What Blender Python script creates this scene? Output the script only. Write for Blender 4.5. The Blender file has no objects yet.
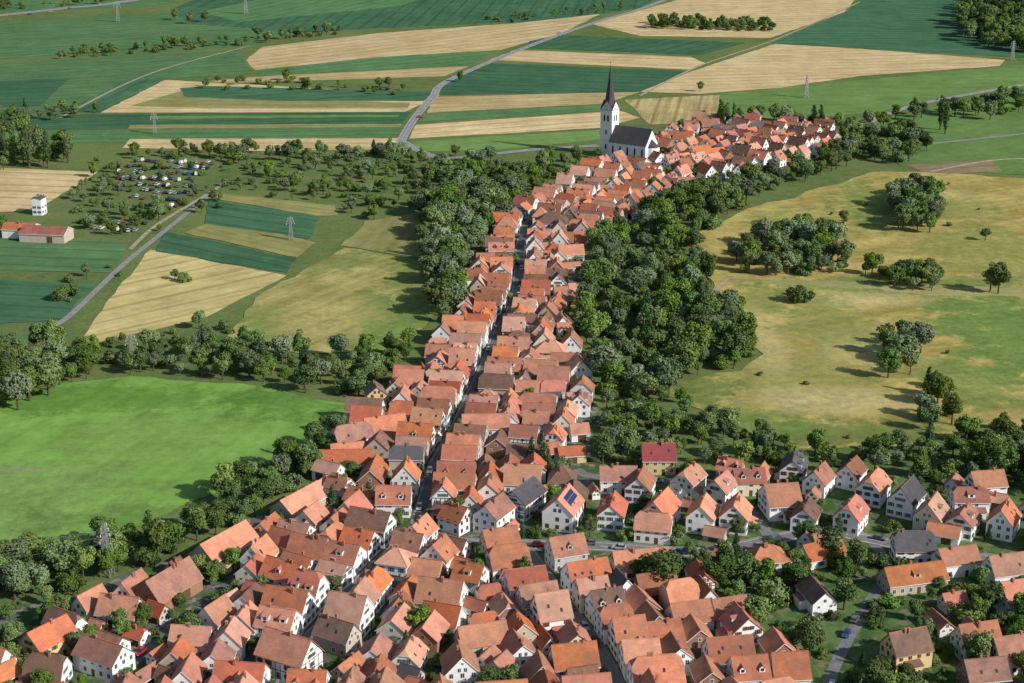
import bpy, math, random
import numpy as np
from mathutils import Vector
random.seed(7); RNG=np.random.RandomState(5)
R=random.random; U=random.uniform
scene=bpy.context.scene
scene.view_settings.view_transform='Standard'
try: scene.view_settings.look='None'
except: pass
scene.view_settings.exposure=0
# ---------------------------------------------------------------- survey frame
F=1675.0; TH=math.atan(560/F); H=math.cos(TH)/0.00426
def G(x,y):
    u=x-512.0; v=y-341.5
    t=H/(F*math.sin(TH)+v*math.cos(TH))
    return (u*t,(F*math.cos(TH)-v*math.sin(TH))*t)
def GP(l): return [G(*p) for p in l]
def inpoly(p,poly):
    x,y=p; c=False; j=len(poly)-1
    for i in range(len(poly)):
        xi,yi=poly[i]; xj,yj=poly[j]
        if (yi>y)!=(yj>y) and x<(xj-xi)*(y-yi)/(yj-yi)+xi: c=not c
        j=i
    return c
# ---------------------------------------------------------------- node helpers
class NT:
    def __init__(s,name):
        s.m=bpy.data.materials.new(name); s.m.use_nodes=True
        s.t=s.m.node_tree; s.t.nodes.clear()
        s.out=s.n('ShaderNodeOutputMaterial')
    def n(s,ty,**k):
        a=s.t.nodes.new(ty)
        for q,v in k.items(): setattr(a,q,v)
        return a
    def l(s,a,b): s.t.links.new(a,b)
    def val(s,sock,v):
        if hasattr(v,'links') or hasattr(v,'is_linked'): s.l(v,sock)
        else: sock.default_value=v
    def noise(s,vec,scale,detail=4,rough=.6):
        a=s.n('ShaderNodeTexNoise'); a.inputs['Scale'].default_value=scale
        a.inputs['Detail'].default_value=detail; a.inputs['Roughness'].default_value=rough
        s.l(vec,a.inputs['Vector']); return a.outputs['Fac']
    def math(s,op,a,b=0.0):
        n=s.n('ShaderNodeMath',operation=op); s.val(n.inputs[0],a); s.val(n.inputs[1],b); return n.outputs[0]
    def mr(s,v,a,b,c=0.,d=1.):
        n=s.n('ShaderNodeMapRange'); s.l(v,n.inputs[0])
        for i,q in enumerate((a,b,c,d)): n.inputs[i+1].default_value=q
        return n.outputs[0]
    def mix(s,f,a,b,bt='MIX'):
        n=s.n('ShaderNodeMixRGB',blend_type=bt)
        s.val(n.inputs[0],f)
        for i,q in ((1,a),(2,b)):
            if isinstance(q,tuple): n.inputs[i].default_value=(q[0],q[1],q[2],1)
            else: s.l(q,n.inputs[i])
        return n.outputs[0]
    def scalev(s,col,fac):
        m=s.n('ShaderNodeVectorMath',operation='SCALE'); s.l(col,m.inputs[0]); s.val(m.inputs['Scale'],fac); return m.outputs[0]
    def mapping(s,vec,rot=0,sc=(1,1,1)):
        n=s.n('ShaderNodeMapping'); n.vector_type='POINT'
        n.inputs['Rotation'].default_value=(0,0,rot)
        s.l(vec,n.inputs['Vector'])
        m=s.n('ShaderNodeVectorMath',operation='MULTIPLY'); s.l(n.outputs[0],m.inputs[0]); m.inputs[1].default_value=sc
        return m.outputs[0]
    def bsdf(s,col,rough=.85,spec=.2,metal=0):
        b=s.n('ShaderNodeBsdfPrincipled')
        if isinstance(col,tuple): b.inputs['Base Color'].default_value=(*col,1)
        else: s.l(col,b.inputs['Base Color'])
        b.inputs['Roughness'].default_value=rough
        b.inputs['Specular IOR Level'].default_value=spec
        b.inputs['Metallic'].default_value=metal
        s.l(b.outputs[0],s.out.inputs[0]); return b
    def diffuse(s,col):
        d=s.n('ShaderNodeBsdfDiffuse'); s.l(col,d.inputs[0]); s.l(d.outputs[0],s.out.inputs[0])
def sc(c,k): return tuple(min(1,a*k) for a in c)
def field_mat(name,c1,c2,ang=0,period=6,stripe=.25,tram=.0,nbig=.014,blobs=(),rough=.9,mot=1.0):
    n=NT(name); tc=n.n('ShaderNodeTexCoord').outputs['Object']
    a=n.noise(tc,nbig,5,.68); b=n.noise(tc,.25,4,.75)
    mp=n.mapping(tc,-ang)
    st=n.noise(n.mapping(tc,-ang,(0.012,1.0/period,1)),1.0,3,.7)
    f=n.math('ADD',n.math('MULTIPLY',a,.9*mot),n.math('MULTIPLY',b,.55*mot))
    f=n.math('ADD',f,n.math('MULTIPLY',st,stripe*3.4))
    tot=.45*mot+.275*mot+stripe*1.7
    f=n.mr(f,tot-.24,tot+.24)
    col=n.mix(f,c1,c2)
    c=n.noise(tc,.055,5,.8)
    if blobs: nb=n.math('MULTIPLY',n.math('SUBTRACT',c,.5),3.4)
    for (bx,by,rx,ry,bc,bs) in blobs:
        wx,wy=G(bx,by)
        s1=n.n('ShaderNodeVectorMath',operation='SUBTRACT'); n.l(tc,s1.inputs[0]); s1.inputs[1].default_value=(wx,wy,0)
        s2=n.n('ShaderNodeVectorMath',operation='MULTIPLY'); n.l(s1.outputs[0],s2.inputs[0]); s2.inputs[1].default_value=(1/rx,1/ry,0)
        s3=n.n('ShaderNodeVectorMath',operation='LENGTH'); n.l(s2.outputs[0],s3.inputs[0])
        d=n.math('ADD',s3.outputs['Value'],nb)
        k=n.mr(d,.65,1.2,bs,0)
        col=n.mix(k,col,n.mix(n.mr(b,.3,.7),sc(bc,.7),sc(bc,1.2)))
    if tram>0:
        w=n.n('ShaderNodeTexWave'); w.bands_direction='Y'; w.inputs['Scale'].default_value=.314/15
        w.inputs['Distortion'].default_value=.3; w.inputs['Detail Scale'].default_value=.05; n.l(mp,w.inputs['Vector'])
        k=n.mr(w.outputs['Fac'],.86,.99,0,tram)
        col=n.mix(k,col,sc(c1,.6))
    col=n.scalev(col,n.mr(c,.32,.68,.80,1.18))
    n.diffuse(col); return n.m
def simple(name,c,rough=.8,spec=.2,var=.12,scale=1.5,metal=0):
    n=NT(name); tc=n.n('ShaderNodeTexCoord').outputs['Object']
    a=n.mr(n.noise(tc,scale,3,.65),.3,.7)
    n.bsdf(n.mix(a,sc(c,1-var),sc(c,1+var)),rough,spec,metal); return n.m
# ---------------------------------------------------------------- mesh helpers
def mkobj(name,verts,faces,mats,mi=None,parent=None,loc=None,rz=0):
    me=bpy.data.meshes.new(name); me.from_pydata(verts,[],faces)
    for m in mats: me.materials.append(m)
    if mi is not None: me.polygons.foreach_set('material_index',mi)
    me.update()
    o=bpy.data.objects.new(name,me); scene.collection.objects.link(o)
    if loc: o.location=loc
    o.rotation_euler=(0,0,rz)
    if parent: o.parent=parent
    return o
class MB:
    def __init__(s): s.v=[];s.f=[];s.m=[]
    def face(s,pts,m):
        k=len(s.v); s.v+=pts; s.f.append(tuple(range(k,k+len(pts)))); s.m.append(m)
    def box(s,x0,x1,y0,y1,z0,z1,m,bottom=False):
        k=len(s.v)
        s.v+=[(x0,y0,z0),(x1,y0,z0),(x1,y1,z0),(x0,y1,z0),(x0,y0,z1),(x1,y0,z1),(x1,y1,z1),(x0,y1,z1)]
        fs=[(0,1,5,4),(1,2,6,5),(2,3,7,6),(3,0,4,7),(4,5,6,7)]
        if bottom: fs.append((3,2,1,0))
        for f in fs: s.f.append(tuple(k+i for i in f)); s.m.append(m)
    def beam(s,a,b,r,m):
        a=Vector(a);b=Vector(b);d=(b-a).normalized()
        u=d.orthogonal().normalized();w=d.cross(u)
        k=len(s.v)
        for p in (a,b):
            for i in range(4):
                q=p+(u*math.cos(i*math.pi/2)+w*math.sin(i*math.pi/2))*r; s.v.append(tuple(q))
        for i in range(4):
            j=(i+1)%4; s.f.append((k+i,k+j,k+4+j,k+4+i)); s.m.append(m)
    def cyl(s,c,r0,r1,h,n,m,axis='z'):
        k=len(s.v)
        for (r,z) in ((r0,0),(r1,h)):
            for i in range(n):
                a=2*math.pi*i/n; p=(r*math.cos(a),r*math.sin(a),z)
                if axis=='y': p=(p[0],p[2],p[1])
                s.v.append((c[0]+p[0],c[1]+p[1],c[2]+p[2]))
        for i in range(n):
            j=(i+1)%n; s.f.append((k+i,k+j,k+n+j,k+n+i)); s.m.append(m)
        s.f.append(tuple(k+n+i for i in range(n))); s.m.append(m)
        s.f.append(tuple(k+n-1-i for i in range(n))); s.m.append(m)
    def obj(s,name,mats,**k): return mkobj(name,s.v,s.f,mats,s.m,**k)
def rough_poly(pts,step,amp):
    out=[]
    n=len(pts)
    for i in range(n):
        a=pts[i];b=pts[(i+1)%n]; d=math.dist(a,b); k=max(1,min(40,int(d/step)))
        for j in range(k):
            t=j/k; x=a[0]+(b[0]-a[0])*t; y=a[1]+(b[1]-a[1])*t
            q=amp if j else amp*.3
            out.append((x+U(-q,q),y+U(-q,q)))
    return out
ZC=[0.02]
def field(name,px,kind,amp=.8,step=9,**kw):
    w=GP(px); a,b=w[0],w[1]
    ang=kw.pop('ang',None)
    if ang is None: ang=math.atan2(b[1]-a[1],b[0]-a[0])
    c1,c2,st,tr=kind
    br=U(.9,1.1)
    m=field_mat(name+'_soil',sc(c1,br),sc(c2,br),ang,U(3.5,6),st,tr,**kw)
    ZC[0]+=.005; p=rough_poly(w,step,amp)
    return mkobj(name,[(x,y,ZC[0]) for x,y in p],[tuple(range(len(p)))],[m])
# crop palettes
Wt=((.45,.33,.155),(.63,.50,.28),.36,.5)
Wd=((.39,.30,.14),(.55,.44,.215),.4,.5)
Dk=((.045,.115,.062),(.08,.17,.088),.32,.45)
Dm=((.07,.155,.065),(.12,.22,.09),.3,.4)
Gm=((.12,.21,.06),(.17,.275,.085),.25,.15)
Br=((.13,.255,.05),(.19,.33,.075),.2,.14)
Go=((.28,.225,.065),(.47,.375,.135),.2,.0)
Ol=((.21,.21,.075),(.33,.305,.12),.3,.25)
# base land sheet
n=NT('grassland'); tc=n.n('ShaderNodeTexCoord').outputs['Object']
a=n.noise(tc,.011,5,.65); b=n.noise(tc,.12,5,.7)
col=n.mix(n.mr(a,.4,.6),(.075,.14,.04),(.14,.20,.06))
col=n.mix(n.mr(b,.35,.7,0,.85),col,(.20,.20,.085))
col=n.mix(n.mr(n.noise(tc,.6,3,.7),.4,.75,0,.6),col,(.045,.085,.03))
n.diffuse(col)
S=14000
mkobj('ground',[(-S,-2000,0),(S,-2000,0),(S,2*S,0),(-S,2*S,0)],[(0,1,2,3)],[n.m])
Wf='wheat_field';Cf='corn_field';Mf='meadow'
field(Cf,[(-60,27),(180,11),(330,20),(250,46),(-60,64)],Dm)
field(Cf,[(170,10),(330,-60),(760,-60),(640,8),(560,20),(300,32),(190,24)],Dk)
field(Cf,[(-60,-60),(330,-60),(170,4),(120,8),(-60,14)],Dm)
field(Cf,[(200,12),(350,-20),(480,-20),(400,6),(240,22)],Dm)
field(Wf,[(262,47),(380,33),(520,23),(600,14),(560,34),(500,50),(380,57),(255,70),(246,60)],Wt)
field(Cf,[(255,70),(380,57),(500,50),(470,65),(262,76)],Dm)
field(Wf,[(250,77),(470,66),(445,76),(330,80),(180,84)],Wd)
field(Cf,[(-60,67),(240,50),(250,72),(170,80),(100,112),(-60,116)],Dm)
field(Cf,[(60,112),(135,78),(172,80),(100,113)],Dk)
field(Cf,[(-60,84),(70,78),(40,106),(-60,110)],Dk)
field(Wf,[(100,113),(165,80),(440,95),(405,112)],Wt,ang=0)
field(Wf,[(130,106),(190,88),(290,99),(410,103),(408,108),(200,108)],Ol,ang=0)
field(Cf,[(180,88),(210,86),(435,92),(424,101),(290,101),(185,97)],Dk)
field(Cf,[(-60,119),(100,114),(412,112),(402,124),(-60,132)],Dk)
field(Mf,[(150,116),(400,115),(398,117),(150,119)],Gm)
field(Wf,[(130,125),(402,124),(400,127),(128,129)],Ol)
field(Cf,[(-60,133),(128,130),(400,128),(396,137),(-60,146)],Dm)
field(Wf,[(130,139),(398,138),(405,149),(260,151),(122,148)],Wt)
field(Wf,[(590,24),(660,5),(900,-60),(845,12),(770,38),(640,36)],Wt,ang=.2)
field(Cf,[(530,41),(560,35),(745,43),(700,55),(520,48)],Dk)
field(Wf,[(515,50),(690,57),(705,63),(690,70),(490,60)],Wt)
field(Cf,[(485,63),(690,71),(640,92),(438,95),(450,78)],Dk)
field(Wf,[(434,97),(640,92),(605,104),(427,113)],Wd)
field(Cf,[(426,114),(605,105),(622,110),(418,122)],Dm)
field(Wf,[(416,125),(620,111),(640,118),(600,128),(409,139)],Wt)
field(Mf,[(408,142),(600,130),(600,140),(500,150),(405,152)],Gm)
field(Wf,[(640,92),(690,72),(775,44),(860,49),(1005,60),(1000,66),(860,76),(780,88),(700,94)],Wt,ang=.15)
field(Wf,[(716,122),(720,95),(625,100),(650,125)],((.33,.26,.10),(.54,.44,.22),.5,.6))
field(Cf,[(1060,60),(860,48),(772,43),(850,10),(900,-60),(1160,-60),(1060,-8)],Dk,ang=0)
field(Mf,[(720,94),(1000,67),(1060,62),(1060,80),(940,98),(880,112),(770,122),(718,122)],Gm,ang=.1)
field(Mf,[(880,122),(940,106),(1060,88),(1060,178),(900,166)],((.10,.19,.055),(.16,.25,.08),.2,.1))
field('stubble_field',[(905,164),(990,160),(1002,171),(930,176)],((.20,.16,.09),(.30,.23,.14),.3,.3))
gr=(.15,.235,.06); dgr=(.10,.17,.045); pale=(.50,.43,.20)
field(Mf,[(690,238),(740,212),(800,195),(870,172),(920,172),(1060,182),(1060,430),(960,437),(900,447),(800,450),(690,407),(640,385),(740,372),(765,355),(715,300),(698,255)],Go,amp=2.5,ang=.5,mot=1.6,nbig=.03,
  blobs=[(1010,330,34,75,gr,.95),(880,205,26,60,gr,.7),(800,225,30,35,gr,.5),(900,285,60,16,gr,.8),(970,380,25,30,gr,.7),(760,300,14,30,gr,.55),(850,430,50,14,dgr,.75),(1000,255,40,60,(.25,.265,.08),.8),(790,375,40,30,(.25,.265,.08),.7),(740,420,30,16,gr,.7),(870,350,22,22,pale,.6),(850,300,30,12,pale,.6),(760,340,10,50,pale,.5),(700,390,18,22,dgr,.7),(930,195,20,18,pale,.5),(830,325,22,40,gr,.5),(960,210,25,30,gr,.5),(830,400,30,15,pale,.6)])
field('reed_bed',[(725,276),(860,283),(950,287),(1060,288),(1060,294),(950,296),(860,289),(725,281)],((.24,.24,.09),(.36,.33,.15),.3,0),amp=2.4,step=6)
field(Wf,[(-60,166),(98,172),(45,205),(20,212),(-60,212)],Wt)
field(Cf,[(-60,236),(130,243),(110,273),(-60,269)],Dm)
field(Cf,[(-60,277),(96,285),(60,320),(-60,328)],Dk)
field(Mf,[(-60,331),(38,335),(28,362),(-60,368)],Dm)
field(Wf,[(75,348),(205,318),(287,276),(150,250),(95,318)],((.37,.31,.12),(.54,.44,.2),.4,.5))
field(Cf,[(165,232),(297,259),(287,273),(156,252)],Dk)
field(Wf,[(215,220),(316,243),(297,258),(184,233)],Ol)
field(Cf,[(208,200),(320,216),(310,239),(205,224)],Dk)
field(Wf,[(215,193),(335,206),(338,216),(318,216),(212,199)],Ol)
field(Mf,[(225,340),(255,298),(320,262),(345,248),(430,262),(445,300),(402,350),(300,354)],((.24,.225,.07),(.42,.365,.14),.3,.2),amp=1.5,ang=1.0,mot=1.5,nbig=.03,
  blobs=[(385,325,25,45,gr,.9),(270,325,18,25,gr,.6),(330,262,30,22,(.16,.22,.06),.7),(415,270,12,60,gr,.7),(330,320,22,30,(.47,.38,.15),.6)])
field(Mf,[(340,246),(365,222),(420,212),(428,260)],Ol,amp=1.5)
field(Mf,[(-60,412),(60,384),(130,377),(240,384),(348,404),(362,430),(262,476),(200,500),(160,520),(60,556),(-60,570)],Br,amp=1.5,ang=1.2,nbig=.03,
  blobs=[(20,500,38,38,(.19,.30,.085),.75),(60,400,90,16,(.09,.20,.035),.6),(10,470,24,3.5,(.26,.29,.13),.6),(120,520,30,12,(.12,.21,.05),.6),(290,400,24,22,(.09,.19,.035),.6),(150,440,30,30,(.20,.31,.08),.5)])
# village ground
n=NT('village_yard_surface'); tc=n.n('ShaderNodeTexCoord').outputs['Object']
col=n.mix(n.mr(n.noise(tc,.09,3,.6),.42,.56),(.14,.135,.125),(.06,.115,.035))
col=n.mix(n.mr(n.noise(tc,.21,3,.6),.55,.62),col,(.27,.24,.19))
col=n.mix(n.mr(n.noise(tc,1.3,3,.7),.4,.8,0,.6),col,(.06,.07,.03))
n.diffuse(col); yardm=n.m
n=NT('garden_surface'); tc=n.n('ShaderNodeTexCoord').outputs['Object']
col=n.mix(n.mr(n.noise(tc,.12,3,.6),.42,.58),(.06,.115,.035),(.12,.19,.06))
col=n.mix(n.mr(n.noise(tc,.3,3,.6),.54,.62),col,(.21,.18,.12))
col=n.mix(n.mr(n.noise(tc,1.5,3,.7),.4,.8,0,.7),col,(.045,.07,.025))
n.diffuse(col); gardenm=n.m
def sheet(name,px,m,amp=1.0):
    ZC[0]+=.005; p=rough_poly(GP(px),8,amp); mkobj(name,[(x,y,ZC[0]) for x,y in p],[tuple(range(len(p)))],[m])
sheet('village_garden',[(590,468),(1080,480),(1080,900),(500,900),(540,560)],gardenm)
sheet('village_garden',[(362,425),(310,485),(215,540),(60,600),(-60,615),(-60,900),(560,900),(560,560),(600,470),(600,430)],yardm)
sheet('village_garden',[(600,150),(530,200),(495,232),(476,268),(470,305),(430,335),(420,372),(380,392),(345,412),(600,432),(588,370),(566,320),(578,290),(576,250),(604,238),(655,208),(705,190),(765,174),(845,152),(830,126),(760,120),(690,120),(655,136)],yardm)
ZG=ZC[0]+.006
# ---------------------------------------------------------------- roads
asph=simple('asphalt',(.12,.12,.125),.85,.2,.25,.4)
asph2=simple('old_asphalt',(.18,.175,.175),.85,.2,.25,.4)
asph3=simple('country_asphalt',(.24,.235,.23),.85,.2,.2,.2)
pav=simple('paving_stone',(.22,.21,.195),.85,.2,.2,.8)
paint=simple('road_paint',(.75,.75,.73),.6,.3,.08)
dirt=simple('dirt_track',(.33,.29,.20),.9,.1,.3,.3)
def smooth(w,step=3.0):
    out=[]; n=len(w)
    for i in range(n-1):
        p0=w[max(0,i-1)];p1=w[i];p2=w[i+1];p3=w[min(n-1,i+2)]
        k=max(2,int(math.dist(p1,p2)/step))
        for j in range(k):
            t=j/k
            out.append(tuple(.5*((2*p1[c])+(-p0[c]+p2[c])*t+(2*p0[c]-5*p1[c]+4*p2[c]-p3[c])*t*t+(-p0[c]+3*p1[c]-3*p2[c]+p3[c])*t**3) for c in (0,1)))
    out.append(w[-1]); return out
def offs(w,d):
    o=[]
    for i in range(len(w)):
        a=w[max(0,i-1)];b=w[min(len(w)-1,i+1)]
        dx,dy=b[0]-a[0],b[1]-a[1];l=math.hypot(dx,dy) or 1
        o.append((w[i][0]-dy/l*d,w[i][1]+dx/l*d))
    return o
def ribbon(name,w,d0,d1,z,m,parent=None,dash=None,kerb=0):
    A=offs(w,d0);B=offs(w,d1);v=[];f=[]
    n=len(w)
    for i in range(n): v+=[(*A[i],z),(*B[i],z)]
    for i in range(n-1):
        if dash and (i%dash[0])>=dash[1]: continue
        f.append((2*i,2*i+2,2*i+3,2*i+1))
    if kerb:
        for i in range(n): v+=[(*A[i],z-kerb),(*B[i],z-kerb)]
        for i in range(n-1):
            f.append((2*i,2*i+2,2*n+2*i+2,2*n+2*i)); f.append((2*i+1,2*i+3,2*n+2*i+3,2*n+2*i+1))
    return mkobj(name,v,f,[m],parent=parent)
streetpts=[]; STREETS={}
def road(name,px,width,m,kerbs=False,mark=False,reserve=True,key=None):
    w=smooth(GP(px)); 
    ZC[0]+=.004
    o=ribbon(name,w,width/2,-width/2,ZG+ZC[0]*.05,m)
    z=ZG+ZC[0]*.05
    if kerbs:
        for s in (1,-1): ribbon('pavement',w,s*(width/2),s*(width/2+.8),z+.12,pav,kerb=.13)
    if mark:
        ribbon('centre_line',w,.08,-.08,z+.005,paint,parent=o,dash=(4,2))
        for s in (1,-1): ribbon('edge_line',w,s*(width/2-.25),s*(width/2-.4),z+.005,paint,parent=o)
    if reserve: streetpts.extend([(p,width/2+.8) for p in w])
    if key: STREETS[key]=w
S1=[(640,166),(600,178),(560,205),(530,222),(521,245),(519,275),(514,305),(500,330),(484,370),(470,400),(455,432),(436,465),(427,495),(418,525)]
road('village_street',S1,3.6,asph,True,key='S1')
road('village_street',[(418,525),(450,542),(520,545),(600,547),(700,553),(765,542),(820,532),(870,540),(950,556),(1080,565)],5.4,asph2,True,True,key='S2')
road('village_street',[(522,548),(545,580),(570,615),(592,645),(612,683),(640,760)],4.8,asph2,True,key='S3')
road('village_street',[(418,528),(375,568),(335,612),(300,655),(270,720),(250,780)],3.6,asph,True,key='S4')
road('village_street',[(640,166),(690,178),(740,166),(790,150),(840,138),(880,117)],4,asph2,True,key='S5')
road('village_street',[(240,575),(200,610),(150,650),(90,700)],3.4,asph,False,key='S6')
road('village_street',[(775,545),(740,500),(715,486),(600,478),(575,470)],4,asph2,False,key='S7')
road('village_street',[(870,540),(888,570),(865,610),(830,680),(820,760)],3.2,asph2,False,key='S8')
road('country_road',[(400,156),(402,140),(415,118),(432,98),(450,80),(530,46),(600,21),(655,4),(760,-40)],6,asph3,False,True)
road('country_road',[(402,142),(440,158),(495,154),(545,149),(598,146)],6,asph3,False,True)
road('country_road',[(840,138),(880,117),(940,100),(1080,76)],6,asph3,False,True)
road('country_road',[(-60,22),(60,9),(150,-3),(300,-40)],14,asph3,False,True)
road('country_lane',[(-60,352),(40,346),(48,330),(70,316),(120,268),(150,243),(185,215),(215,190)],3.2,asph3)
road('country_lane',[(890,148),(960,141),(1080,128)],3.5,asph3)
road('country_lane',[(930,172),(1000,160),(1080,160)],3.0,dirt)
road('farm_track',[(728,278),(716,292),(722,306),(745,322)],2.5,dirt)
road('farm_track',[(60,118),(150,74),(250,46)],2.5,dirt)
road('farm_track',[(640,96),(700,66),(780,38),(860,2)],2.5,dirt)
road('farm_track',[(130,250),(156,226),(205,196),(230,180)],2.5,dirt)
# ---------------------------------------------------------------- house materials
def wallm(name,c):
    n=NT(name); g=n.n('ShaderNodeTexCoord').outputs['Object']
    a=n.noise(g,.7,3,.65); zz=n.noise(n.mapping(g,0,(2,2,.25)),1.0,3,.6)
    col=n.mix(n.mr(a,.3,.75),sc(c,1.0),sc(c,.86)); col=n.mix(n.mr(zz,.5,.8,0,.35),col,sc(c,.7))
    n.diffuse(col); return n.m
WALL={k:wallm(k+'_render_wall',c) for k,c in dict(white=(.85,.85,.84),offwhite=(.76,.74,.70),cream=(.70,.64,.50),yellow=(.66,.52,.26),grey=(.50,.50,.49),pink=(.62,.47,.40),beige=(.50,.43,.34),brick=(.33,.18,.12)).items()}
def roofm(name,c1,c2,dirt_):
    n=NT(name); oi=n.n('ShaderNodeObjectInfo'); g=n.n('ShaderNodeTexCoord').outputs['Object']
    add=n.n('ShaderNodeVectorMath',operation='ADD'); n.l(g,add.inputs[0]); n.l(oi.outputs['Location'],add.inputs[1]); v=add.outputs[0]
    a=n.noise(v,.45,5,.8); b=n.noise(n.mapping(g,0,(.7,3.5,3.5)),1.0,3,.8); d=n.noise(v,.22,4,.65)
    col=n.mix(n.mr(n.math('ADD',a,b),.8,1.2),c1,c2)
    col=n.mix(n.mr(d,.43,.66,0,.85),col,dirt_)
    hs=n.n('ShaderNodeHueSaturation'); n.l(col,hs.inputs['Color'])
    n.l(n.mr(oi.outputs['Random'],0,1,.70,1.18),hs.inputs['Value'])
    rr=n.math('FRACT',n.math('MULTIPLY',oi.outputs['Random'],17.3)); n.l(n.mr(rr,0,1,.493,.507),hs.inputs['Hue'])
    n.l(n.mr(n.math('FRACT',n.math('MULTIPLY',oi.outputs['Random'],7.7)),0,1,.78,1.02),hs.inputs['Saturation'])
    n.bsdf(hs.outputs[0],.8,.15); return n.m
ROOF=dict(
 orange=roofm('orange_tile_roof',(.45,.125,.045),(.60,.205,.085),(.34,.13,.07)),
 salmon=roofm('salmon_tile_roof',(.46,.18,.10),(.58,.27,.16),(.36,.18,.11)),
 red=roofm('red_tile_roof',(.38,.09,.038),(.48,.135,.06),(.27,.10,.06)),
 rust=roofm('rust_tile_roof',(.29,.11,.06),(.40,.165,.09),(.20,.10,.07)),
 brown=roofm('brown_tile_roof',(.17,.085,.06),(.24,.13,.085),(.13,.08,.06)),
 crimson=roofm('crimson_roof',(.26,.015,.02),(.32,.025,.03),(.22,.03,.03)),
 grey=roofm('slate_roof',(.07,.068,.075),(.11,.105,.115),(.08,.07,.07)))
glass=simple('window_glass',(.03,.035,.045),.15,.5,.2)
trimw=simple('white_trim',(.75,.75,.73),.6,.3,.05)
trims=simple('sandstone_trim',(.45,.25,.17),.8,.2,.1)
doorm=simple('wood_door',(.12,.06,.03),.6,.3,.2)
timber=simple('dark_timber',(.07,.035,.022),.8,.2,.2)
solar=simple('solar_panel_glass',(.015,.03,.10),.2,.6,.2)
brick=simple('chimney_brick',(.30,.15,.10),.9,.1,.25)
shut=[simple('green_shutter',(.05,.13,.06),.7,.2),simple('brown_shutter',(.13,.06,.03),.7,.2),simple('blue_grey_shutter',(.12,.17,.22),.7,.2)]
ridgem=simple('ridge_tile',(.44,.17,.09),.8,.2,.2)
ridgeg=simple('slate_ridge',(.16,.15,.15),.8,.2,.2)
rects=[]
def corners(r,sh=0):
    cx,cy,a,L,W=r; c,s=math.cos(a),math.sin(a); hl=L/2-sh; hw=W/2-sh
    return [(cx+c*i*hl-s*j*hw,cy+s*i*hl+c*j*hw) for i,j in ((1,1),(-1,1),(-1,-1),(1,-1))]
def overlap(r1,r2,sh=.15):
    if math.dist(r1[:2],r2[:2])>(math.hypot(r1[3],r1[4])+math.hypot(r2[3],r2[4]))/2: return False
    A=corners(r1,sh);B=corners(r2,sh)
    for a in (r1[2],r1[2]+math.pi/2,r2[2],r2[2]+math.pi/2):
        ax,ay=math.cos(a),math.sin(a)
        pa=[p[0]*ax+p[1]*ay for p in A]; pb=[p[0]*ax+p[1]*ay for p in B]
        if max(pa)<min(pb) or max(pb)<min(pa): return False
    return True
def free(r,sh=.15,street=True):
    if street:
        c,s=math.cos(-r[2]),math.sin(-r[2])
        for (p,d) in streetpts:
            dx,dy=p[0]-r[0],p[1]-r[1]
            if abs(dx)+abs(dy)>40: continue
            x=c*dx-s*dy; y=s*dx+c*dy
            if math.hypot(max(0,abs(x)-r[3]/2),max(0,abs(y)-r[4]/2))<d-.4: return False
    return not any(overlap(r,q,sh) for q in rects)
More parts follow.
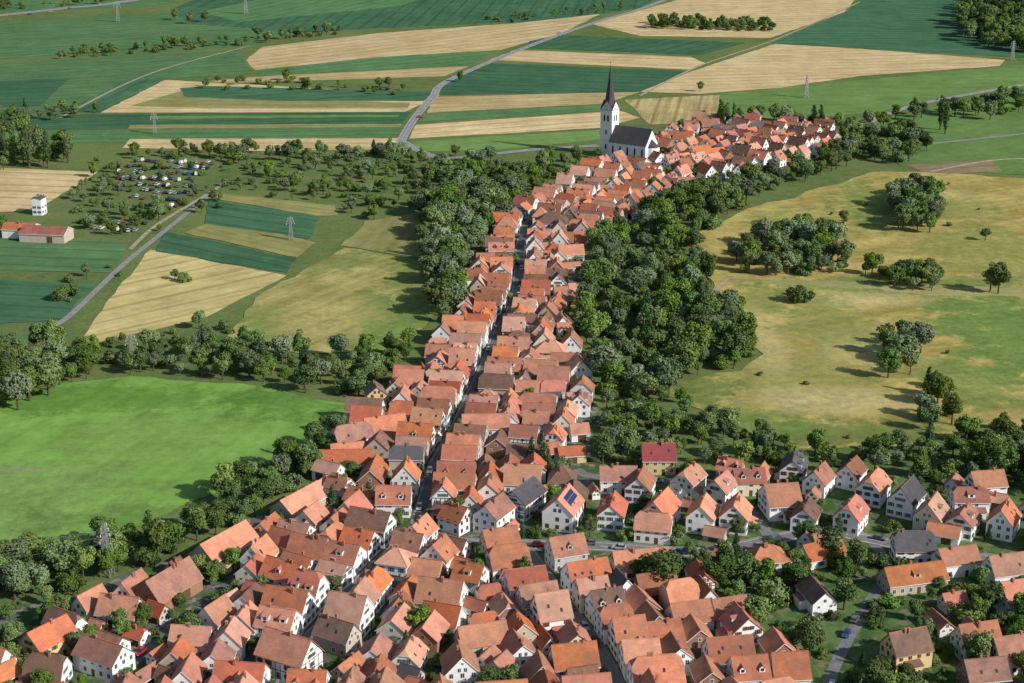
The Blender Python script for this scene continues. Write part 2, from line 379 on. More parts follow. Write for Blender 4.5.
def house(x,y,ang,L,W,E,roof='orange',wall='white',kind='house',pitch=None,solarp=False,name=None,dormers=None):
    rects.append((x,y,ang,L,W))
    p=math.radians(pitch or U(38,50)); tp=math.tan(p); Rz=E+W/2*tp
    b=MB(); hl,hw=L/2,W/2
    hip=kind=='hip'
    ov=.45; ox=.3
    # slots:0 wall 1 roof 2 glass 3 trim 4 door 5 ridge 6 timber 7 solar 8 chimney 9 shutter
    hh=(not hip) and kind!='timber' and R()<.14; hq=min(1.6,hw*.35) if hh else 0   # half-hipped gable
    for s in (1,-1): b.face([(-s*hl,-s*hw,-.3),(s*hl,-s*hw,-.3),(s*hl,-s*hw,E),(-s*hl,-s*hw,E)],0)
    for s in (1,-1):
        if hip: b.face([(s*hl,-s*hw,-.3),(s*hl,s*hw,-.3),(s*hl,s*hw,E),(s*hl,-s*hw,E)],0)
        elif hh: b.face([(s*hl,-s*hw,-.3),(s*hl,s*hw,-.3),(s*hl,s*hw,E),(s*hl,s*hq,Rz-hq*tp),(s*hl,-s*hq,Rz-hq*tp),(s*hl,-s*hw,E)],0)
        else: b.face([(s*hl,-s*hw,-.3),(s*hl,s*hw,-.3),(s*hl,s*hw,E),(s*hl,0,Rz),(s*hl,-s*hw,E)],0)
    zt=.22; ze=E-ov*tp
    if hip:
        q=min(hw,hl-.5); e=[(-hl-ov,-hw-ov,ze+zt),(hl+ov,-hw-ov,ze+zt),(hl+ov,hw+ov,ze+zt),(-hl-ov,hw+ov,ze+zt)]
        r0=(-hl+q,0,Rz+zt);r1=(hl-q,0,Rz+zt)
        b.face([e[0],e[1],r1,r0],1);b.face([e[2],e[3],r0,r1],1);b.face([e[1],e[2],r1],1);b.face([e[3],e[0],r0],1)
        for i in range(4):
            a_,c_=e[i],e[(i+1)%4]; b.face([(a_[0],a_[1],ze),(c_[0],c_[1],ze),c_,a_],3)
        b.face([(q_[0],q_[1],ze) for q_ in e][::-1],3)
        b.beam((r0[0],0,Rz+zt+.04),(r1[0],0,Rz+zt+.04),.14,5)
        for i,r_ in ((0,r0),(3,r0),(1,r1),(2,r1)): b.beam(e[i],r_,.12,5)
    else:
        X=hl+ox; xr=X-(hq*1.1 if hh else 0)
        for s in (1,-1):
            y1=s*(hw+ov)
            if hh:
                yh=s*hq; zh=Rz-hq*tp
                top=[(-X,y1,ze+zt),(X,y1,ze+zt),(X,yh,zh+zt),(xr,0,Rz+zt),(-xr,0,Rz+zt),(-X,yh,zh+zt)]
            else: top=[(-X,y1,ze+zt),(X,y1,ze+zt),(X,0,Rz+zt),(-X,0,Rz+zt)]
            bot=[(q_[0],q_[1],q_[2]-zt) for q_ in top]
            if s==-1: b.face(top,1); b.face(bot[::-1],3)
            else: b.face(top[::-1],1); b.face(bot,3)
            nn=len(top)
            b.face([bot[0],bot[1],top[1],top[0]],3)
            b.face([bot[1],bot[2],top[2],top[1]],3); b.face([bot[nn-1],bot[0],top[0],top[nn-1]],1)
        if hh:
            for s in (1,-1):
                tri=[(s*X,-s*hq,Rz-hq*tp+zt),(s*X,s*hq,Rz-hq*tp+zt),(s*xr,0,Rz+zt)]; b.face(tri,1)
                b.face([(s*X,-s*hq,Rz-hq*tp-.02),(s*X,s*hq,Rz-hq*tp-.02),tri[1],tri[0]],3)
        b.beam((-xr,0,Rz+zt+.03),(xr,0,Rz+zt+.03),.15,5)
    zs=lambda yy: Rz+zt-abs(yy)*tp
    far=y>900
    def rect(side,u,z,w,h,m,d):
        if side in (0,1):
            s=1 if side==0 else -1; yy=s*(hw+d)
            b.face([(u-s*-w/2,yy,z),(u-s*w/2,yy,z),(u-s*w/2,yy,z+h),(u-s*-w/2,yy,z+h)],m)
        else:
            s=1 if side==2 else -1; xx=s*(hl+d)
            b.face([(xx,u-s*w/2,z),(xx,u+s*w/2,z),(xx,u+s*w/2,z+h),(xx,u-s*w/2,z+h)],m)
    hasS=R()<.4
    def win(side,u,z,w=.95,h=1.25):
        rect(side,u,z-.12,w+.3,h+.24,3,.03); rect(side,u,z,w,h,2,.055)
        if not far: rect(side,u,z,.07,h,3,.07)
        if hasS and not far and kind!='barn':
            for q in (-1,1): rect(side,u+q*(w/2+.32),z,.42,h,9,.06)
    fl=2 if E>4.4 else 1
    if kind=='barn':
        rect(0,U(-hl*.4,hl*.4),0,3.0,min(3.2,E-.5),4,.04); rect(1,U(-hl*.4,hl*.4),0,3.0,min(3.2,E-.5),4,.04)
        for sd in (2,3):
            if not hh: win(sd,0,E+.2,.8,.9)
            win(sd,-hw*.5,E*.6,.7,.6); win(sd,hw*.5,E*.6,.7,.6)
    else:
        for f in range(fl):
            z=.9+f*2.6
            for sd in (0,1):
                k=max(2,int(L/2.6))
                for i in range(k):
                    u=-hl+(i+.5)*L/k
                    if R()<.15: continue
                    if f==0 and i==k//2: rect(sd,u,0,1.1,2.1,4,.05)
                    else: win(sd,u,z)
            for sd in (2,3):
                k=max(2,int(W/2.6))
                for i in range(k):
                    if R()<.1: continue
                    win(sd,-hw+(i+.5)*W/k,z)
        if not hip:
            for sd in (2,3):
                win(sd,-.8,E+.5,.75,1.05); win(sd,.8,E+.5,.75,1.05)
                if Rz-E>4.2 and not hh: win(sd,0,E+2.5,.5,.6)
    if kind=='timber':
        for sd in (2,3):
            for z in (2.7,E-.1): rect(sd,0,z,W-.1,.22,6,.08)
            for i in range(6): rect(sd,-hw+.15+i*(W-.3)/5,0,.2,E-.02,6,.084)
            rect(sd,0,E+2.2,max(.5,W-2*2.2/tp-.5),.2,6,.08)
            s=1 if sd==2 else -1
            for q in (-1,1): b.beam((s*(hl+.07),q*(hw-.15),E+.05),(s*(hl+.07),q*.1,Rz-.25),.1,6)
        for sd in (0,1):
            for z in (2.7,E-.25): rect(sd,0,z,L-.1,.2,6,.08)
            k=int(L/1.6)
            for i in range(k+1): rect(sd,-hl+.15+i*(L-.3)/k,0,.18,E-.3,6,.084)
    if kind!='barn' or R()<.2:
        for _ in range(1 if R()<.7 else 2):
            cx=U(-hl*.6,hl*.6); cy=U(-.9,.9); b.box(cx-.32,cx+.32,cy-.28,cy+.28,zs(cy)-.8,Rz+1.0,8); b.box(cx-.4,cx+.4,cy-.35,cy+.35,Rz+1.0,Rz+1.1,5)
    nd=dormers if dormers is not None else (random.choice([0,0,0,0,1,2]) if kind=='house' and Rz-E>3.0 else 0)
    if nd and not hip:
        sd=random.choice((1,-1)); shed=R()<.4
        for s in ((1,-1) if R()<.3 else (sd,)):
            for i in range(nd):
                cx=-hl+(i+.5)*L/nd+U(-.3,.3); y0=s*(hw*.75); zb=zs(y0); y2=s*hw*.18; w=.75 if not shed else 1.1; hgt=1.2
                ya,yb=min(y0,y2),max(y0,y2)
                b.box(cx-w,cx+w,ya,yb,zb-.4,zb+hgt,0)
                yo=y0+s*.2
                if shed:
                    pts=[(cx-w-.15,yo,zb+hgt+.04),(cx+w+.15,yo,zb+hgt+.04),(cx+w+.15,y2,zb+hgt+.7),(cx-w-.15,y2,zb+hgt+.7)]; b.face(pts,1)
                else:
                    for q in (1,-1):
                        pts=[(cx+q*(w+.2),yo,zb+hgt-.1),(cx,yo,zb+hgt+.7),(cx,y2,zb+hgt+.7),(cx+q*(w+.2),y2,zb+hgt-.1)]
                        b.face(pts if q*s>0 else pts[::-1],1)
                    b.face([(cx-w,y0,zb+hgt),(cx+w,y0,zb+hgt),(cx,y0,zb+hgt+.65)],0)
                yy=y0+s*.04
                b.face([(cx-.45,yy,zb+.25),(cx+.45,yy,zb+.25),(cx+.45,yy,zb+1.1),(cx-.45,yy,zb+1.1)],2)
    if kind!='barn' and not hip and R()<.55:
        for _ in range(random.randint(1,4)):
            s=random.choice((1,-1)); cx=U(-hl*.8,hl*.8); ya=s*hw*U(.35,.7); yb=ya+s*.7
            b.face([(cx-.35,ya,zs(ya)+.06),(cx+.35,ya,zs(ya)+.06),(cx+.35,yb,zs(yb)+.06),(cx-.35,yb,zs(yb)+.06)],2)
    if solarp:
        for s in (1,-1):
            x0,x1=-hl*.5,hl*.75; k=max(2,int((x1-x0)/1.7))
            for i in range(k):
                for j in range(2):
                    xa=x0+i*(x1-x0)/k; xb=xa+(x1-x0)/k-.12; ya=s*hw*(.2+j*.25); yb=s*hw*(.2+j*.25+.23)
                    b.face([(xa,ya,zs(ya)+.1),(xb,ya,zs(ya)+.1),(xb,yb,zs(yb)+.1),(xa,yb,zs(yb)+.1)],7)
    if kind in('house','barn') and R()<.22 and L>9:
        s=random.choice((1,-1)); x0=U(-hl,0); x1=x0+hl*.8; y1=s*(hw+2.2)
        b.face([(x0,y1,-.3),(x1,y1,-.3),(x1,y1,2.3),(x0,y1,2.3)],0)
        for xx in (x0,x1): b.face([(xx,s*hw,-.3),(xx,y1,-.3),(xx,y1,2.3),(xx,s*hw,3.1)],0)
        b.face([(x0-.2,y1+s*.3,2.3),(x1+.2,y1+s*.3,2.3),(x1+.2,s*(hw+.01),3.25),(x0-.2,s*(hw+.01),3.25)],1)
    tr=trims if R()<.3 else trimw
    nm=name or {'barn':'barn','timber':'half_timbered_house'}.get(kind,'village_house')
    return b.obj(nm,[WALL[wall],ROOF[roof],glass,tr,doorm,ridgeg if roof=='grey' else (ridgem if R()<.5 else ROOF[roof]),timber,solar,brick,random.choice(shut)],loc=(x,y,ZG),rz=ang)
def rroof(): return random.choices(['orange','salmon','red','rust','brown','grey'],[40,20,14,18,7,3])[0]
def rwall(): return random.choices(['white','offwhite','cream','yellow','grey','pink','beige','brick'],[64,14,7,2,3,2,6,2])[0]
def H_(px,py,deg,L=12,W=9,E=5.2,**k):
    x,y=G(px,py); house(x,y,math.radians(deg),L*.92,W*.9,E*.95,k.pop('roof',None) or rroof(),k.pop('wall',None) or rwall(),**k)
# church ----------------------------------------------------------
def church():
    tx,ty=G(609,155); b=MB(); w=4.2
    b.box(-w,w,-w,w,-.3,29,0)
    for z in (10,20,28.7): b.box(-w-.18,w+.18,-w-.18,w+.18,z,z+.35,3)
    for k in range(4):
        a=k*math.pi/2; c,s=math.cos(a),math.sin(a)
        def T(x,y,z): return (x*c-y*s,x*s+y*c,z)
        b.face([T(-w,-w,29),T(w,-w,29),T(0,-w,34)],0)
        for q in (1,-1):
            b.face([T(q*(w+.3),-w-.3,28.8),T(0,-w-.3,34.4),T(0,0,34.4),T(q*(w+.3),0,28.8)],1)
        def arch(cx,z,ww,h,m,d):
            pts=[T(cx-ww/2,-w-d,z),T(cx+ww/2,-w-d,z),T(cx+ww/2,-w-d,z+h)]
            for i in range(1,6):
                t=i/6*math.pi; pts.append(T(cx+ww/2*math.cos(t),-w-d,z+h+ww/2*math.sin(t)*1.3))
            pts.append(T(cx-ww/2,-w-d,z+h)); b.face(pts,m)
        arch(-1.3,21.6,1.6,3.6,3,.05);arch(1.3,21.6,1.6,3.6,3,.05);arch(-1.3,21.8,1.2,3.2,2,.1);arch(1.3,21.8,1.2,3.2,2,.1)
        arch(0,13.5,1.1,2.4,2,.06);arch(0,4.5,1.1,2.4,2,.06)
        b.face([T(1.25*math.cos(i*math.pi/8),-w-.12,30.6+1.25*math.sin(i*math.pi/8)) for i in range(16)],6)
        b.face([T(1.08*math.cos(i*math.pi/8),-w-.15,30.6+1.08*math.sin(i*math.pi/8)) for i in range(16)],3)
        b.beam(T(0,-w-.2,30.6),T(0,-w-.2,31.4),.07,6); b.beam(T(0,-w-.2,30.6),T(.5,-w-.2,30.4),.07,6)
    rings=[(4.3,31.2),(3.0,35),(1.6,44.5),(.1,56)]
    for i in range(3):
        for j in range(8):
            a0=(j+.5)*math.pi/4;a1=(j+1.5)*math.pi/4
            (r0,z0),(r1,z1)=rings[i],rings[i+1]
            b.face([(r0*math.cos(a0),r0*math.sin(a0),z0),(r0*math.cos(a1),r0*math.sin(a1),z0),(r1*math.cos(a1),r1*math.sin(a1),z1),(r1*math.cos(a0),r1*math.sin(a0),z1)],1)
    b.beam((0,0,55.5),(0,0,59),.12,6); b.beam((-.8,0,57.8),(.8,0,57.8),.1,6)
    L,W,E=26,15,10; x0=w+.1; Rz=E+9.0; hw=W/2
    for s in (1,-1): b.face([(x0,s*hw,-.3),(x0+L,s*hw,-.3),(x0+L,s*hw,E),(x0,s*hw,E)],0)
    for xx in (x0,x0+L): b.face([(xx,-hw,-.3),(xx,hw,-.3),(xx,hw,E),(xx,0,Rz),(xx,-hw,E)],0)
    tp=9.0/hw
    for s in (1,-1):
        top=[(x0-.3,s*(hw+.5),E-.5*tp+.3),(x0+L+.4,s*(hw+.5),E-.5*tp+.3),(x0+L+.4,0,Rz+.3),(x0-.3,0,Rz+.3)]
        b.face(top,1); b.face([(p[0],p[1],p[2]-.3) for p in top],3)
        b.face([(p[0],p[1],p[2]-.3) for p in top[:2]]+[top[1],top[0]],3)
    b.beam((x0,0,Rz+.35),(x0+L,0,Rz+.35),.18,5)
    for i in range(5):
        cx=x0+2.8+i*L/5
        for s in (1,-1):
            for (ww,h,m,d) in ((1.7,4.6,3,.05),(1.2,4.3,2,.1)):
                pts=[(cx-ww/2,s*(hw+d),3.0),(cx+ww/2,s*(hw+d),3.0),(cx+ww/2,s*(hw+d),3+h)]
                for q in range(1,6):
                    t=q/6*math.pi; pts.append((cx+ww/2*math.cos(t),s*(hw+d),3+h+ww/2*math.sin(t)*1.2))
                pts.append((cx-ww/2,s*(hw+d),3+h)); b.face(pts,m)
    n=6;ax=x0+L
    P=[(ax+5*math.sin(math.pi*i/n),-5*math.cos(math.pi*i/n)) for i in range(n+1)]
    for i in range(n):
        b.face([(*P[i],-.3),(*P[i+1],-.3),(*P[i+1],8.5),(*P[i],8.5)],0); b.face([(*P[i],8.5),(*P[i+1],8.5),(ax,0,13.5)],1)
    a=math.radians(-34)
    b.obj('church',[WALL['white'],ROOF['grey'],glass,trimw,doorm,ridgeg,timber],loc=(tx,ty,ZG),rz=a)
    c,s=math.cos(a),math.sin(a); rects.append((tx+c*17,ty+s*17,a,44,20))
church()
# landmark houses ---------------------------------------------------
H_(658,470,0,12,11,5.4,roof='crimson',wall='yellow',dormers=0)
H_(486,440,3,18,9.5,6,roof='orange',wall='white',pitch=42,dormers=0)
H_(517,352,5,12,10,6,roof='brown',wall='white',kind='hip',pitch=35)
H_(552,232,-5,17,12,6.2,roof='brown',wall='white',kind='hip',pitch=38)
H_(563,524,72,14,11,6.4,roof='orange',wall='white',solarp=True,pitch=44,dormers=0)
H_(523,512,60,15,10.5,6,roof='grey',wall='white',kind='timber')
H_(494,528,62,13,9.5,6,roof='rust',wall='white')
H_(612,524,80,13,9,5.2,wall='white'); H_(660,524,65,14,10,5.5,wall='white',roof='orange'); H_(702,528,74,12,9.5,5.6,wall='white')
H_(735,528,74,12,9.5,5.6,wall='white',roof='orange'); H_(640,498,75,12,9,5.2,wall='white'); H_(618,490,0,13,9,5,roof='rust',wall='white')
H_(688,492,60,12,9,5.2,roof='salmon',wall='offwhite'); H_(748,492,5,11,9,5,roof='red',wall='cream'); H_(793,480,75,12,9,5.2,roof='grey',wall='offwhite')
H_(805,528,70,11,8.5,5,wall='white',roof='brown'); H_(850,528,62,12,9,5.4,wall='white'); H_(905,512,58,13,9.5,5.6,roof='grey',wall='white')
H_(872,500,62,13,9.5,5.4,roof='orange',wall='white'); H_(930,528,62,12,9.5,5.5,roof='salmon',wall='cream'); H_(968,512,0,12,9,5.2,roof='red',wall='white')
H_(1002,534,62,12,9,5.5,roof='orange',wall='white'); H_(962,534,60,11,9,5.3,roof='rust',wall='white'); H_(1035,520,60,12,9,5.5,wall='white'); H_(985,496,10,12,9,5)
H_(850,485,60,11,8.5,5); H_(818,492,60,11,8.5,5,wall='white'); H_(720,500,60,11,8.5,5)
H_(765,572,10,13,10,5.2,roof='orange',wall='offwhite',kind='hip',pitch=38); H_(912,588,15,20,9,3.6,roof='orange',wall='beige'); H_(912,560,0,13,9,5,roof='grey',wall='white')
H_(955,572,15,13,9,4.5,roof='salmon'); H_(1005,582,15,13,9,4.5,roof='rust'); H_(640,574,10,18,9,4.5,roof='salmon',wall='cream')
H_(905,664,20,12,9,5.5,roof='brown',wall='yellow'); H_(975,655,15,12,9,5,roof='rust'); H_(1010,668,15,12,9,5,roof='rust'); H_(982,690,10,12,9,5,roof='rust')
H_(346,470,2,20,9,3.8,roof='orange',wall='cream',kind='barn'); H_(352,448,30,15,9,4.8,wall='white',roof='rust'); H_(385,440,20,16,9,5,roof='orange')
H_(225,560,58,22,11,4.6,roof='orange',wall='beige',kind='barn',pitch=42); H_(300,515,58,20,10,4.6,roof='orange',wall='beige',kind='barn'); H_(170,600,60,20,10,4.4,roof='rust',wall='brick',kind='barn')
H_(290,672,150,16,11,6,roof='orange',wall='white',kind='timber'); H_(285,590,150,13,9,5.4,wall='white',roof='orange'); H_(50,655,55,14,9.5,5.5,wall='yellow',roof='orange'); H_(105,670,150,15,9.5,5,wall='white',roof='rust')
H_(47,240,-8,26,14,4.5,roof='red',wall='beige',kind='barn',pitch=24); H_(22,236,-8,18,12,4.5,roof='orange',wall='offwhite',kind='barn',pitch=24)
H_(40,214,80,7,6,9,roof='grey',wall='white',pitch=20)
# generic rows along streets -----------------------------------------
def rows(key,zone,stepr,layers,a0=0,a1=1,flip=.18,gap=2.9):
    w=STREETS[key]; Z=GP(zone); acc=[0]
    for i in range(1,len(w)): acc.append(acc[-1]+math.dist(w[i],w[i-1]))
    tot=acc[-1]
    for side in (1,-1):
        s=a0*tot+U(0,4)
        while s<a1*tot:
            st=U(*stepr); i=min(len(w)-2,max(0,int(np.searchsorted(acc,s+st/2))-1)); s+=st
            a=w[i];b=w[min(len(w)-1,i+1)]; dx,dy=b[0]-a[0],b[1]-a[1]; l=math.hypot(dx,dy) or 1; tx,ty=dx/l,dy/l; nx,ny=-ty*side,tx*side
            off=gap+U(0,1.0); rowr=rroof() 
            for k in range(layers):
                par=(k%2==1); 
                if R()<flip: par=not par
                if par: L=st-.1 if k%2 else min(11,st-.1); W=U(7,8.8); dep=W; ang=math.atan2(ty,tx)
                else: L=U(8.5,13.5); W=st-.3; dep=L; ang=math.atan2(ny,nx)
                c=(w[i][0]+nx*(off+dep/2),w[i][1]+ny*(off+dep/2)); off+=dep+(U(.2,1.5) if R()<.6 else U(2,5))
                ang+=U(-.05,.05); r=(c[0],c[1],ang,L,W)
                if not inpoly(c,Z): break
                if not free(r,.3): continue
                kd='barn' if (k>0 and R()<.6) else ('timber' if R()<.07 else ('hip' if R()<.05 else 'house'))
                E=U(4.2,6.0) if k==0 else U(2.8,5.0)
                house(c[0],c[1],ang,L,W,E,rowr if R()<.35 else rroof(),rwall() if kd!='barn' else random.choice(['beige','offwhite','white','brick','cream']),kind=kd)
ZS=[(600,165),(532,206),(502,232),(480,270),(474,300),(438,335),(430,372),(384,395),(350,432),(330,470),(400,545),(560,545),(600,480),(588,430),(578,370),(560,320),(572,290),(571,250),(600,235),(650,205)]
ZCH=[(600,168),(530,210),(545,236),(590,236),(650,206),(700,188),(760,172),(838,150),(825,130),(760,124),(690,124),(662,140),(655,165)]
ZL=[(350,440),(315,490),(225,548),(120,607),(25,645),(-60,690),(-60,800),(700,800),(570,560),(520,545),(440,440)]
ZR=[(590,474),(1070,484),(1070,572),(860,565),(700,570),(590,560)]
ZB=[(520,548),(600,556),(640,585),(700,600),(760,640),(800,683),(790,800),(400,800)]
ZG2=[(850,610),(1070,590),(1070,800),(820,800)]
rows('S1',ZS,(7.4,9.6),4,.18,1)
rows('S1',ZCH,(7.5,9.5),4,0,.3)
rows('S5',ZCH,(7.5,9.5),5)
rows('S3',ZL,(8,10.5),1); rows('S3',ZB,(8,10.5),5)
rows('S4',ZL,(8,10.5),5); rows('S6',ZL,(8.5,11),3)
rows('S2',ZR,(11,14),2,gap=4); rows('S7',ZR,(12,14),1,flip=.5)
rows('S2',ZL,(8,10.5),4,0,.35,gap=4)
def lattice(zone,deg,sp,prob,bias=.6,Lr=(9,14),small=False):
    Z=GP(zone); cx=sum(p[0] for p in Z)/len(Z); cy=sum(p[1] for p in Z)/len(Z)
    a=math.radians(deg); c,s=math.cos(a),math.sin(a)
    N=34
    for i in range(-N,N):
        for j in range(-N,N):
            u=i*sp[0]+U(-1.2,1.2); v=j*sp[1]+U(-1.2,1.2)
            x=cx+c*u-s*v;y=cy+s*u+c*v
            if not inpoly((x,y),Z) or R()>prob: continue
            for t in range(4):
                an=a+(0 if (R()<bias) else math.pi/2)+U(-.06,.06)
                k=1-.14*t if not small else .6-.08*t
                L,W=U(*Lr)*k,U(7.2,9)*k
                r=(x,y,an,L,W)
                if free(r,.3):
                    kd='barn' if (R()<.3 or k<.8) else ('timber' if R()<.06 else 'house')
                    house(x,y,an,L,W,U(3.6,5.6)*max(.5,k),rroof(),rwall(),kind=kd); break
                x+=U(-3,3);y+=U(-3,3)
lattice(ZL,150,(11.5,8.8),.96,.65); lattice(ZB,17,(12,9.2),.93,.7); lattice(ZS,10,(10,8.6),.9,.7); lattice(ZCH,-15,(12,9.5),.85,.6)
lattice(ZR,65,(14,12),.3,.6); lattice(ZG2,15,(19,17),.4,.6); lattice([(590,560),(860,568),(850,640),(700,595)],10,(15,13),.18)
lattice(ZL,150,(6.0,5.8),.38,.6,small=True); lattice(ZB,17,(7,6.6),.35,small=True); lattice(ZS,10,(6.0,5.8),.35,small=True); lattice(ZR,65,(9,9),.22,small=True); lattice(ZG2,15,(11,10),.22,small=True); lattice(ZCH,-15,(7,7),.3,small=True)
print('houses',len(rects))
# ---------------------------------------------------------------- trees
def leafm(name,c1,c2,c3):
    n=NT(name); oi=n.n('ShaderNodeObjectInfo'); at=n.n('ShaderNodeAttribute'); at.attribute_name='tint'
    t=at.outputs['Fac']
    col=n.mix(t,c1,c2); col=n.mix(n.mr(oi.outputs['Random'],0,1,0,.7),col,c3)
    r2=n.math('FRACT',n.math('MULTIPLY',oi.outputs['Random'],13.7))
    hs=n.n('ShaderNodeHueSaturation'); n.l(col,hs.inputs['Color']); n.l(n.mr(r2,0,1,.65,1.4),hs.inputs['Value']); n.l(n.mr(n.math('FRACT',n.math('MULTIPLY',oi.outputs['Random'],5.1)),0,1,.475,.51),hs.inputs['Hue'])
    n.l(n.mr(n.math('FRACT',n.math('MULTIPLY',oi.outputs['Random'],29.1)),0,1,.8,1.1),hs.inputs['Saturation'])
    n.diffuse(hs.outputs[0]); return n.m
LM=dict(broad=leafm('broadleaf_foliage',(.065,.125,.028),(.15,.225,.052),(.105,.16,.045)),
 willow=leafm('willow_foliage',(.12,.175,.085),(.18,.235,.12),(.14,.20,.085)),
 conifer=leafm('conifer_foliage',(.028,.065,.03),(.05,.095,.038),(.035,.075,.033)),
 poplar=leafm('poplar_foliage',(.055,.105,.035),(.10,.16,.045),(.075,.13,.045)),
 bush=leafm('shrub_foliage',(.08,.14,.035),(.15,.22,.055),(.12,.17,.055)))
barkm=simple('bark',(.10,.075,.05),.9,.1,.3)
def tree_mesh(kind,seed):
    rs=np.random.RandomState(seed); lobes=[]
    if kind in('broad','willow'):
        nL=rs.randint(20,30); ex=rs.uniform(.85,1.15); vz=rs.uniform(2.5,3.3)
        for i in range(nL):
            d=rs.normal(size=3); d/=np.linalg.norm(d); d[2]=d[2]*.9+.08
            r=rs.uniform(.4,1.0); c=np.array([0,0,5.3+(vz-2.9)*.5])+d*np.array([2.8*ex,2.8/ex,vz])*r
            lobes.append((c,rs.uniform(.65,1.45)))
        lobes.append((np.array([0,0,5.1]),2.0)); nl=165; ls=.42
    elif kind=='bush':
        for i in range(13):
            a=rs.uniform(0,6.28); r=rs.uniform(.3,2.8); lobes.append((np.array([math.cos(a)*r,math.sin(a)*r,rs.uniform(.7,3.4)]),rs.uniform(.6,1.5)))
        nl=160; ls=.42
    elif kind=='poplar':
        for i in range(16):
            z=1.6+i*.53; k=math.sin(min(1,(i+2)/9)*1.57)*(1 if i<10 else 1-(i-10)*.12); a=rs.uniform(0,6.28)
            lobes.append((np.array([math.cos(a)*.45*k,math.sin(a)*.45*k,z]),rs.uniform(.75,1.05)*k+.1))
        nl=130; ls=.34
    else:
        for i in range(15):
            z=1.2+i*.58; k=1-i/16; 
            for q in range(2):
                a=rs.uniform(0,6.28); lobes.append((np.array([math.cos(a)*1.2*k,math.sin(a)*1.2*k,z]),1.25*k+.2))
        nl=80; ls=.34
    V=[];Fc=[];T=[];cc=np.array([0,0,4.6 if kind!='bush' else 1.5])
    for (c,r) in lobes:
        m=int(nl*(r/1.4)**1.6)+10; d=rs.normal(size=(m,3)); d/=np.linalg.norm(d,axis=1)[:,None]
        rr=r*(rs.uniform(.7,1.18,size=(m,1))); P=c+d*rr*np.array([1,1,.85])
        nrm=d*.7+(P-cc)/(np.linalg.norm(P-cc,axis=1)[:,None]+.01)*.4+rs.normal(size=(m,3))*.48
        nrm/=np.linalg.norm(nrm,axis=1)[:,None]
        u=np.cross(nrm,rs.normal(size=(m,3))); u/=np.linalg.norm(u,axis=1)[:,None]; w=np.cross(nrm,u)
        s=rs.uniform(.6,1.25,size=(m,1))*ls*.62; s2=s*rs.uniform(.6,1,size=(m,1))
        q=np.stack([P-u*s-w*s2*.6,P+u*s*.3-w*s2,P+u*s+w*s2*.4,P-u*s*.2+w*s2],1).reshape(-1,3)
        base=sum(len(x) for x in V); V.append(q)
        Fc.append(base+np.arange(m*4).reshape(m,4)); t=rs.uniform(0,1); T.append(np.clip(t+rs.uniform(-.35,.35,m),0,1))
    V=np.concatenate(V);Fc=np.concatenate(Fc);T=np.concatenate(T)
    b=MB(); top=6.5 if kind!='bush' else 2
    b.cyl((0,0,-.3),.30,.12,top,7,0)
    for i in range(5):
        z=rs.uniform(.25,.6)*top; e=lobes[i*2%len(lobes)][0]
        b.beam((0,0,z),tuple(e),.09,0)
    nv=len(b.v); verts=[tuple(x) for x in b.v]+V.tolist(); faces=list(b.f)+(Fc+nv).tolist()
    me=bpy.data.meshes.new(kind+'_tree_mesh'); me.from_pydata(verts,[],faces)
    me.materials.append(barkm); me.materials.append(LM[kind])
    me.polygons.foreach_set('material_index',[0]*len(b.f)+[1]*len(Fc))
    at=me.attributes.new('tint','FLOAT','FACE'); at.data.foreach_set('value',np.concatenate([np.zeros(len(b.f)),T]).astype(np.float32))
    me.update(); return me
TM={'broad':[tree_mesh('broad',i) for i in range(9)],'willow':[tree_mesh('willow',20+i) for i in range(4)],'poplar':[tree_mesh('poplar',30+i) for i in range(2)],'conifer':[tree_mesh('conifer',40+i) for i in range(2)],'bush':[tree_mesh('bush',50+i) for i in range(5)]}
NAME=dict(broad='broadleaf_tree',willow='willow_tree',poplar='poplar_tree',conifer='conifer_tree',bush='garden_shrub')
cnt=[0]
def tree(x,y,h,kind='broad',parent=None,wid=1.0):
    nominal={'bush':4.2}.get(kind,10.2)
    o=bpy.data.objects.new(NAME[kind],random.choice(TM[kind])); scene.collection.objects.link(o)
    s=h/nominal; w=s*wid*U(.85,1.25); o.scale=(w,w*U(.85,1.15),s); o.location=(x,y,.25); o.rotation_euler=(0,0,U(0,6.28))
    if parent: o.parent=parent
    cnt[0]+=1
def hfree(x,y,m=1.5):
    for r in rects:
        dx,dy=x-r[0],y-r[1]
        if abs(dx)+abs(dy)>35: continue
        c,s=math.cos(-r[2]),math.sin(-r[2])
        if abs(c*dx-s*dy)<r[3]/2+m and abs(s*dx+c*dy)<r[4]/2+m: return False
    return True
def sfree(x,y,m=0):
    return all(math.dist((x,y),p)>d+m for p,d in streetpts if abs(p[0]-x)<14)
LOT=GP([(108,160),(220,158),(212,188),(185,208),(125,204)])
